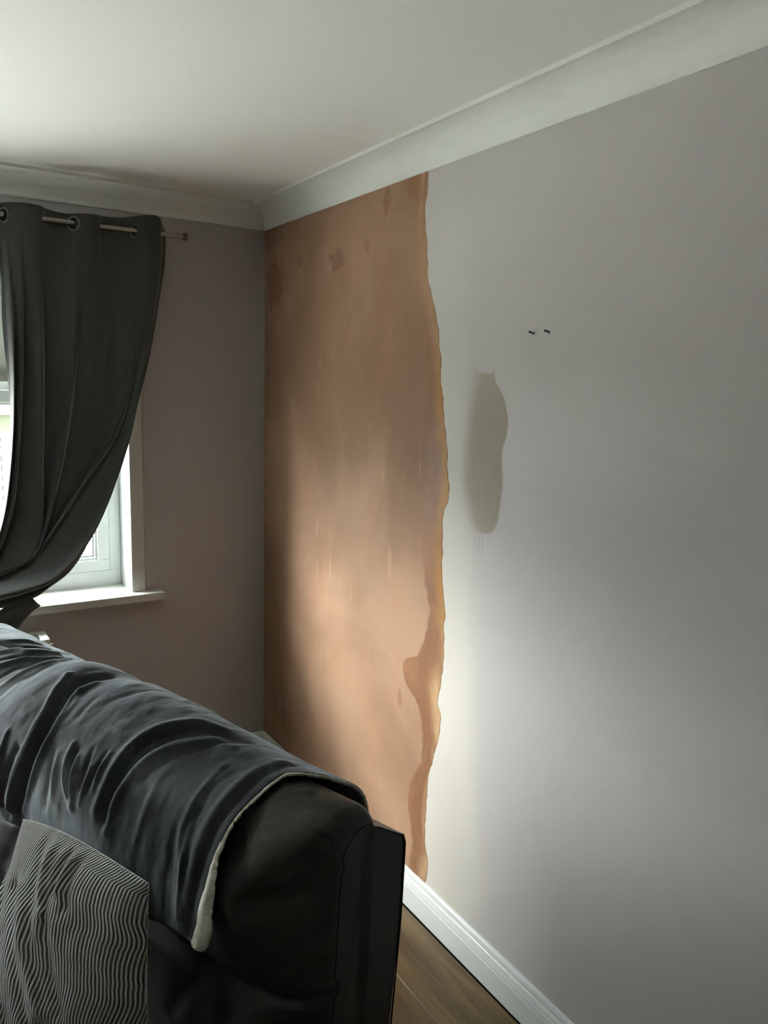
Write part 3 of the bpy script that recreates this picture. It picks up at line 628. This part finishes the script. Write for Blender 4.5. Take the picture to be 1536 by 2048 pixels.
CP = [(-.135, .40), (-.190, .46), (-.215, .53), (-.215, .60), (-.195, .665), (-.176, .700), (-.190, .735), (-.210, .79), (-.214, .85), (-.200, .905), (-.172, .948), (-.130, .985), (-.08, 1.008), (-.03, 1.014), (.01, 1.002), (.022, .98)]
CPc = catmull(CP, 8)
def back_cushion(s0, s1, near):
    CPc = catmull([(b0*(.97 if b0 < -.1 else 1), z0-(.014 if near else .024)*max(0, min(1, (z0-.8)/.15))) for b0, z0 in CP], 8)
    n = 90; loops = []
    ss = np.linspace(0, 1, n); L = s1-s0
    S_ = s0 + L*(.5-.5*np.cos(np.pi*ss))
    P = np.zeros((n, len(CPc)+4, 3))
    for i, s in enumerate(S_):
        de = min(s-s0, s1-s)/.15
        r = 1-(1-min(de, 1))**2.6 if de < 1 else 1
        r2 = 1-(1-min(de*1.5, 1))**2.4 if de*1.5 < 1 else 1
        fb, fz = -.088, .992
        b_ = CPc[:, 0].copy(); z_ = CPc[:, 1].copy()
        # flat end outline: front edge -.082.., top .985
        eb = np.clip(b_, fb-.012+(z_-.7)*.05, 1); ez = np.minimum(z_, fz-.035*np.clip((-b_-.02)/.07, 0, 1)**2)
        b2 = eb + (b_-eb)*r; z2 = ez + (z_-ez)*r2
        dsn = min(s-s0, s1-s); RR = .028
        ins = RR*(1-math.sqrt(max(0, 1-((RR-dsn)/RR)**2))) if dsn < RR else 0
        b2 = np.maximum(b2, b2.min()+0*b2); wz = np.clip((z2-.86)/.12, 0, 1); wb = np.clip((-b2-.02)/.06, 0, 1)
        b2 = b2 + ins*wb; z2 = z2 - ins*wz
        P[i, :len(b2), 0] = b2; P[i, :len(b2), 2] = z2; P[i, :, 1] = s
        P[i, -4] = (.020, s, .90); P[i, -3] = (.010, s, .6); P[i, -2] = (.0, s, .40); P[i, -1] = (-.07, s, .385)
    # creases and soft leather undulation on the front
    nf = len(CPc); SS = P[:, :nf, 1]; ZZ = P[:, :nf, 2]
    msk = sstep(0, .10, np.minimum(SS-s0, s1-SS))
    d = .004*vnoise(SS, ZZ, 7, 11)*msk
    for poly, a, w in (([(s0+.0, .70), (s0+.15, .70), (s0+.4, .695), (s1, .70)], .012, .012), ([(s0+.02, .965), (s0+.035, .925), (s0+.03, .89)], .008, .012),
                       ([(s0+.01, .915), (s0+.05, .885), (s0+.09, .875)], .012, .013), ([(s0+.015, .83), (s0+.06, .80), (s0+.10, .795)], .004, .010), ([(s0+.012, .77), (s0+.05, .745)], .004, .009),
                       ([(s0+.02, .66), (s0+.08, .64), (s0+.16, .60)], .005, .012), ([(s0+.10, .70), (s0+.14, .62), (s0+.15, .54)], .005, .013), ([(s0+.20, .69), (s0+.26, .60)], .004, .012)):
        q, sg_, fr_ = sdist(SS, ZZ, poly); d = d + a*np.exp(-(q/w)**2)
    d = d - .014*np.exp(-(((SS-s0-.085)/.03)**2+((ZZ-.925)/.03)**2))*msk
    P[:, :nf, 0] += np.where(P[:, :nf, 0] < -.02, d, 0)
    bm = bmesh.new(); Vv = grid_mesh(bm, P, close_u=True)
    bm.faces.new(Vv[0][::1]); bm.faces.new(Vv[-1][::-1])
    bmesh.ops.recalc_face_normals(bm, faces=bm.faces)
    # round the end outline
    e = [x for x in bm.edges if abs(x.verts[0].co.y-x.verts[1].co.y) < 1e-6 and (abs(x.verts[0].co.y-s0) < 1e-6 or abs(x.verts[0].co.y-s1) < 1e-6) and len(x.link_faces) == 2 and any(len(f.verts) > 4 for f in x.link_faces)]
    o = mesh_obj('back_cushion', bm, M['leather'], sofa, True)
    m_ = o.modifiers.new('b', 'BEVEL'); m_.width = .006; m_.segments = 3; m_.limit_method = 'ANGLE'; m_.angle_limit = math.radians(50)
    # piping along the end outline
    bm = bmesh.new(); pts = [(p[0], s0+.001, p[2]) for p in P[0, 6:len(CPc)-2:3]]; add_tube(bm, pts, .0022, 6); mesh_obj('piping', bm, M['seam'], o, True)
    return o
back_cushion(0.0, .745, True); back_cushion(.755, SW, False)
# seat base, seat cushions, arms (mostly below the picture)
def rbox(name, x0, x1, y0, y1, z0, z1, bev, m=None):
    bm = bmesh.new(); add_box(bm, x0, x1, y0, y1, z0, z1, bev, 5); return mesh_obj(name, bm, m or M['leather'], sofa, True)
rbox('seat_base', -.86, -.02, .0, SW, .06, .30, .02)
rbox('seat_cushion', -.88, -.14, .004, .746, .28, .405, .045); rbox('seat_cushion', -.88, -.14, .754, SW-.004, .28, .405, .045)
rbox('footrest', -.905, -.865, .01, .745, .08, .30, .018); rbox('footrest', -.905, -.865, .755, SW-.01, .08, .30, .018)
rbox('armrest', -.88, .02, -.20, -.004, .05, .50, .05); rbox('armrest', -.88, .02, SW+.004, SW+.20, .05, .50, .05)
for (b_, s_) in ((-.82, -.15), (-.05, -.15), (-.82, SW+.15), (-.05, SW+.15)):
    bm = bmesh.new(); add_tube(bm, [(b_, s_, 0), (b_, s_, .06)], [.022, .026], 16); mesh_obj('foot', bm, M['dark'], sofa)

# ------------------------------------------------------------------ fleece blanket over the sofa back
PR = [(-.200, .60), (-.212, .66), (-.222, .72), (-.228, .78), (-.226, .84), (-.212, .90), (-.185, .952), (-.145, .99), (-.095, 1.018), (-.04, 1.028), (.01, 1.02), (.056, .997), (.095, .960), (.118, .90), (.124, .82), (.126, .74), (.128, .66), (.13, .58)]
PC = catmull(PR, 24); PL = np.r_[0, np.cumsum(np.linalg.norm(np.diff(PC, axis=0), axis=1))]
def prof_at(t):
    b_ = np.interp(t, PL, PC[:, 0]); z_ = np.interp(t, PL, PC[:, 1]); e = .004
    db = np.interp(t+e, PL, PC[:, 0])-np.interp(t-e, PL, PC[:, 0]); dz = np.interp(t+e, PL, PC[:, 1])-np.interp(t-e, PL, PC[:, 1])
    l = np.hypot(db, dz)+1e-9; return b_, z_, -dz/l, db/l     # outward normal = (-dz, db)
edge_s = [(.163, .15), (.152, .20), (.150, .241), (.143, .285), (.146, .354), (.153, .421), (.157, .485), (.158, .539), (.136, .57), (.115, .62), (.10, .70), (.10, .95)]
FOLDS = [ # polyline (s,t), amplitude (+out), width, signed offset
 ([(0.77, 0.56), (0.78, 0.497), (0.774, 0.456), (0.752, 0.414), (0.73, 0.367), (0.738, 0.317), (0.753, 0.26), (0.771, 0.199)], -.022, .014),
 ([(0.827, 0.495), (0.797, 0.444), (0.776, 0.398), (0.768, 0.345), (0.776, 0.288), (0.792, 0.227), (0.793, 0.188)], .014, .010),
 ([(0.75, 0.516), (0.752, 0.461), (0.731, 0.422), (0.706, 0.364), (0.709, 0.306), (0.728, 0.247), (0.748, 0.202)], .012, .011),
 ([(0.80, 0.31), (0.823, 0.236), (0.829, 0.187), (0.798, 0.17)], -.016, .010),
 ([(0.85, 0.33), (0.85, 0.25), (0.85, 0.18)], .012, .010),
 ([(0.62, 0.376), (0.607, 0.339), (0.58, 0.3), (0.556, 0.274)], .010, .008),
 ([(0.60, 0.37), (0.59, 0.33), (0.568, 0.29)], -.009, .006),
 ([(0.585, 0.362), (0.571, 0.322), (0.552, 0.28)], .009, .006),
 ([(0.508, 0.394), (0.505, 0.364), (0.501, 0.327)], .006, .006),
 ([(0.52, 0.394), (0.518, 0.364), (0.515, 0.317)], -.005, .005),
 ([(0.558, 0.387), (0.549, 0.354), (0.542, 0.317)], -.006, .006),
 ([(0.648, 0.346), (0.631, 0.305), (0.621, 0.269)], .007, .009),
 ([(0.67, 0.346), (0.655, 0.305), (0.645, 0.25)], -.006, .008),
 ([(0.535, 0.36), (0.530, 0.33), (0.53, 0.29)], .005, .005),
 ([(0.328, 0.56), (0.373, 0.540), (0.404, 0.502), (0.433, 0.452), (0.447, 0.411), (0.446, 0.365), (0.449, 0.327), (0.444, 0.292)], -.020, .013),
 ([(0.30, 0.535), (0.345, 0.515), (0.375, 0.48), (0.405, 0.435), (0.423, 0.386), (0.430, 0.341), (0.43, 0.28)], .008, .012),
 ([(0.36, 0.57), (0.41, 0.545), (0.44, 0.50), (0.466, 0.45), (0.475, 0.40), (0.474, 0.35), (0.475, 0.30)], .009, .012),
 ([(0.30, 0.58), (0.33, 0.53), (0.36, 0.47), (0.387, 0.41), (0.387, 0.387)], -.009, .010),
 ([(0.271, 0.48), (0.262, 0.436), (0.25, 0.391), (0.243, 0.35), (0.225, 0.307), (0.203, 0.267)], .006, .008),
 ([(0.235, 0.485), (0.245, 0.433), (0.229, 0.39), (0.215, 0.328)], -.006, .009),
 ([(0.359, 0.418), (0.35, 0.381), (0.344, 0.338), (0.343, 0.295)], .005, .010),
 ([(0.198, 0.575), (0.204, 0.519), (0.205, 0.472), (0.197, 0.412), (0.191, 0.353), (0.19, 0.289), (0.197, 0.228)], .010, .012),
 ([(0.175, 0.575), (0.18, 0.519), (0.180, 0.472), (0.174, 0.412), (0.168, 0.353), (0.168, 0.289), (0.178, 0.2)], -.006, .008),
 ([(0.226, 0.36), (0.217, 0.32), (0.211, 0.272), (.21, .22)], .010, .007),
 ([(0.255, 0.34), (0.245, 0.28), (0.24, 0.2)], -.008, .010),
 ([(1.055, 0.60), (1.075, 0.529), (1.116, 0.511), (1.165, 0.46)], .012, .008), ([(1.02, .6), (1.035, 0.540), (1.078, 0.505), (1.128, 0.44)], -.010, .006),
 ([(0.99, .6), (1.012, 0.534), (1.045, 0.497), (1.090, 0.43), (1.10, .36)], .012, .007),
 ([(0.989, 0.536), (1.01, 0.490), (1.035, 0.461), (1.047, 0.40)], -.012, .008),
 ([(0.958, 0.56), (0.973, 0.50), (0.991, 0.453), (1.001, 0.38)], .010, .010),
 ([(0.935, 0.55), (0.948, 0.464), (0.965, 0.433), (0.967, 0.389)], -.006, .010),
 ([(1.10, .60), (1.13, 0.535), (1.186, 0.500)], -.010, .007), ([(1.15, .6), (1.18, 0.535), (1.23, 0.500)], .012, .010),
 ([(0.764, 0.488), (0.726, 0.452), (0.712, 0.415), (0.702, 0.394)], .004, .008), ([(0.677, 0.472), (0.672, 0.43), (0.675, 0.403)], -.004, .010),
 ([(1.20, .55), (1.19, .4), (1.2, .25)], .008, .03), ([(1.3, .55), (1.3, .4), (1.3, .25)], -.01, .03), ([(.60, .60), (.62, .53), (.64, .47)], -.004, .012)]
def blanket_surface(si, ti, off, scale=1.0):
    ti = ti + .042*(1-sstep(.15, .34, ti))*(1-sstep(.30, .60, si))
    b_, z_, nb, nz_ = prof_at(ti); d = np.zeros(si.shape); scale = scale*(.55+.35*sstep(.25, .5, si))
    for poly, a, w in FOLDS:
        q, sg_, f_ = sdist(si, ti, poly); d += a*scale*np.exp(-(q/w)**2)*(.35+.65*np.sin(np.pi*np.clip(f_, .08, .92)))
    d += .0030*vnoise(si, ti*.5, 9, 21) + .0012*vnoise(si, ti*.6, 30, 22)
    d += .006*vnoise(si*.8, ti*0+.5, 5, 23)*sstep(.45, .2, ti)
    d = np.clip(d, -.007, .012)
    d = d - (.025*sstep(.84, 1.02, si) + .016*sstep(.50, .26, si)*sstep(.36, .48, ti))*sstep(.30, .48, ti)*sstep(.74, .62, ti)
    # sag at the seam between cushions, slight rise elsewhere
    d = d - .012*np.exp(-((si-.75)/.05)**2)*sstep(.75, .5, ti)
    # hem flares a little
    d = d + .010*sstep(.24, .14, ti)
    r = off + d
    return np.stack([b_ + nb*r, si, z_ + nz_*r], -1)
bk = sofa_frame('fleece_blanket'); tag(bk, 'dark grey velvety fleece blanket draped over the sofa backrest', 'blanket')
es = np.array(edge_s)
tt = np.linspace(.155, .98, 230); nS = 420
se = np.interp(tt, es[:, 1], es[:, 0]); P = np.zeros((len(tt), nS, 3)); q = np.linspace(0, 1, nS)
for i, t in enumerate(tt):
    s_row = se[i] + (1.47-se[i])*q
    P[i, :, 0] = s_row; P[i, :, 1] = t
hem = .012*np.sin(P[..., 0]*11)+.01*vnoise(P[..., 0], P[..., 0]*0, 6, 31)
P[..., 1] += (hem - .012)*(1-sstep(.155, .30, P[..., 1]))
surf = blanket_surface(P[..., 0], P[..., 1], .003)
bm = bmesh.new(); grid_mesh(bm, surf); bmesh.ops.recalc_face_normals(bm, faces=bm.faces)
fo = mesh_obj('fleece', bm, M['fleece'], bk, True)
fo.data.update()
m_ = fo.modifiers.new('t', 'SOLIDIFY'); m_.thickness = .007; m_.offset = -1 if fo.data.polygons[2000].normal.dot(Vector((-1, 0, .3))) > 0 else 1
# sherpa lining peeping out along the near edge; wider where the corner turns over
lw = np.interp(tt, [.155, .17, .20, .25, .30, .34, .40, .60, .98], [.024, .034, .034, .024, .012, .005, .003, .0025, .002])
nj = 10; PS = np.zeros((len(tt), nj, 3)); PT = np.zeros((len(tt), nj)); PSs = np.zeros((len(tt), nj))
for i, t in enumerate(tt):
    jt = .0010*vnoise(np.array([t]), np.array([.2]), 190, 41)[0]+.0008*rng.randn()
    for j in range(nj):
        f = j/(nj-1); PSs[i, j] = se[i]+.006 - (lw[i]+.006+jt)*f; PT[i, j] = t
ls = blanket_surface(np.maximum(PSs, 0.0), PT, -.0015)
ls[..., 1] = PSs
bmp = .0022*np.sin(np.pi*np.linspace(0, 1, nj))[None, :]*np.minimum(lw/.006, 3)[:, None]
b_, z_, nb, nz_ = prof_at(PT); ls[..., 0] += nb*bmp; ls[..., 2] += nz_*bmp
bm = bmesh.new(); grid_mesh(bm, ls); bmesh.ops.recalc_face_normals(bm, faces=bm.faces)
lo = mesh_obj('sherpa_lining', bm, M['sherpa'], bk, True); lo['label'] = 'cream woolly lining showing at the turned edge'
m_ = lo.modifiers.new('t', 'SOLIDIFY'); m_.thickness = .006; m_.offset = 0

# ------------------------------------------------------------------ corduroy cushion
TLc, TRc = Vector((-.256, .680, .824)), Vector((-.250, .255, .880))
BLc, BRc = Vector((-.385, .655, .440)), Vector((-.345, .105, .470))
cu = sofa_frame('corduroy_cushion', .5, -.31, .43); tag(cu, 'grey ribbed corduroy square cushion leaning on the sofa back', 'cushion')
org = Vector((-.31, .5, .43))
N = 150
uu, vv = np.meshgrid(np.linspace(0, 1, N), np.linspace(0, 1, N), indexing='ij')     # u: left->right, v: top->bottom
def bil(a, b_, c_, d_, k): return (a[k]*(1-uu)+b_[k]*uu)*(1-vv) + (c_[k]*(1-uu)+d_[k]*uu)*vv
mid = np.stack([bil(TLc, TRc, BLc, BRc, k) for k in range(3)], -1)
# sides pull in between the corners
pin = .012
ctr = mid.mean((0, 1))
au = (4*uu*(1-uu)); av = (4*vv*(1-vv))
ex = np.array((BRc-BLc).normalized()); ez = np.array((TLc-BLc).normalized())
mid += ex*(-(uu-.5)*2*pin*av)[..., None]*1.0 + ez*(-(vv-.5)*2*.011*au*(1.5-uu))[..., None]
nrm = np.cross(ez, ex); nrm = nrm/np.linalg.norm(nrm)
if nrm[0] > 0: nrm = -nrm
th = (np.clip(au, 0, 1)**.55*np.clip(av, 0, 1)**.55)*.075
CR = [([(.30, .0), (.33, .10), (.40, .22), (.45, .32)], -.007, .03), ([(.38, .0), (.42, .12), (.50, .24)], .008, .022), ([(.52, .0), (.50, .08), (.52, .16)], -.008, .020), ([(.565, .0), (.55, .08), (.56, .14)], .006, .020), ([(.62, .0), (.60, .08), (.63, .18)], -.005, .022),
      ([(.0, .22), (.10, .35), (.22, .55), (.38, .75), (.45, .95)], .009, .020), ([(-.0, .28), (.07, .40), (.18, .60), (.32, .80), (.38, 1)], -.009, .022), ([(.18, .25), (.32, .40), (.45, .55), (.55, .7)], -.009, .035), ([(.28, .22), (.42, .36), (.58, .55)], .007, .03),
      ([(.50, .22), (.60, .40), (.68, .52)], -.006, .03), ([(.0, .45), (.08, .60), (.15, .80), (.25, 1)], .007, .025), ([(.0, .36), (.06, .50), (.13, .70)], -.006, .02), ([(.60, .75), (.72, .80), (.85, .79)], -.006, .03), ([(.60, .60), (.74, .64), (.85, .62)], -.005, .03), ([(.62, .68), (.74, .72), (.84, .70)], .005, .03)]
dd = np.zeros((N, N))
for poly, a, w_ in CR:
    q_, s_, f_ = sdist(uu, vv, poly); dd += a*np.exp(-(q_/w_)**2)*np.clip(au*av*6, 0, 1)
dd += .004*vnoise(uu, vv, 5, 51)*np.clip(au*av*2, 0, 1)
mid[..., 0] -= .009; mid[..., 1] -= .012; mid[..., 2] -= .003
front = mid + nrm*(th+dd)[..., None]; back = mid - nrm*(th*.55)[..., None]
o3 = np.array(org)
bm = bmesh.new(); uvl = bm.loops.layers.uv.new('UVMap')
VF = [[bm.verts.new(front[i, j]-o3) for j in range(N)] for i in range(N)]
VB = [[VF[i][j] if i in (0, N-1) or j in (0, N-1) else bm.verts.new(back[i, j]-o3) for j in range(N)] for i in range(N)]
al = np.vstack([np.zeros((1, N)), np.cumsum(np.linalg.norm(np.diff(front, axis=0), axis=2), axis=0)])/.48
lat = al + .05*np.sin(vv*6+uu*2) - .10*vv*(1-uu)
for VV, sg_ in ((VF, 1), (VB, -1)):
    for i in range(N-1):
        for j in range(N-1):
            idx = [(i, j), (i, j+1), (i+1, j+1), (i+1, j)]
            vs_ = [VV[a][b_] for a, b_ in idx]
            if sg_ < 0: vs_ = vs_[::-1]; idx = idx[::-1]
            try: f = bm.faces.new(vs_)
            except ValueError: continue
            for lp, (a, b_) in zip(f.loops, idx): lp[uvl].uv = (lat[a, b_]*.72+dd[a, b_]*.5, vv[a, b_])
bmesh.ops.recalc_face_normals(bm, faces=bm.faces)
mesh_obj('cushion_cover', bm, M['cord'], cu, True)
bm = bmesh.new()
rim = [front[i, 0]-o3 for i in range(0, N, 6)] + [front[N-1, j]-o3 for j in range(0, N, 6)] + [front[i, N-1]-o3 for i in range(N-1, 0, -6)] + [front[0, j]-o3 for j in range(N-1, -1, -6)]
add_tube(bm, rim, .0008, 6); mesh_obj('seam', bm, M['cord'], cu, True)

# ------------------------------------------------------------------ garden beyond the window
gp = box('ground', -14, 14, T, 7.6, -.35, -.15, M['patio']); tag(gp, kind='structure')
lawn = box('lawn', -14, 14, 6.35, 22, -.3, 1.00, M['grass']); tag(lawn, 'bright green raised lawn beyond the patio', 'lawn', kind='stuff')
def fence(name, label, y, z0, h, x0, x1, pitch, w):
    r = empty(name, (0, y, z0)); tag(r, label, 'fence')
    bm = bmesh.new(); add_box(bm, -w/2, w/2, -.011, .011, 0, h, .004, 1); me = bpy.data.meshes.new('board'); bm.to_mesh(me); bm.free(); me.materials.append(M['board'])
    x = x0; k = 0
    while x < x1:
        o = bpy.data.objects.new('board', me); COL.objects.link(o); o.parent = r; o.location = (x, -.006*(k % 2), 0); x += pitch; k += 1
    bm = bmesh.new(); add_box(bm, x0, x1, .012, .05, h*.25, h*.25+.07); add_box(bm, x0, x1, .012, .05, h*.8, h*.8+.07); mesh_obj('rail', bm, M['board'], r)
    return r
fence('garden_fence', 'pale vertical board fence at the far side of the lawn', 11.8, 1.0, 1.8, -6, 10, .125, .118)
fence('low_fence', 'pale low board fence holding up the lawn', 6.3, -.15, 1.20, -6, 8, .155, .146)
tw = tag(empty('bare_shrub', (.05, 3.6, -.15)), 'bare twiggy shrub on the patio outside the window', 'shrub')
bm = bmesh.new()
for k in range(14):
    a = random.uniform(0, 6.28); h = random.uniform(.25, .55); r_ = random.uniform(.05, .22)
    add_tube(bm, [(0, 0, 0), (r_*.4*math.cos(a), r_*.4*math.sin(a), h*.5), (r_*math.cos(a+.3), r_*math.sin(a+.3), h)], [.008, .005, .002], 5)
mesh_obj('twigs', bm, M['twig'], tw)
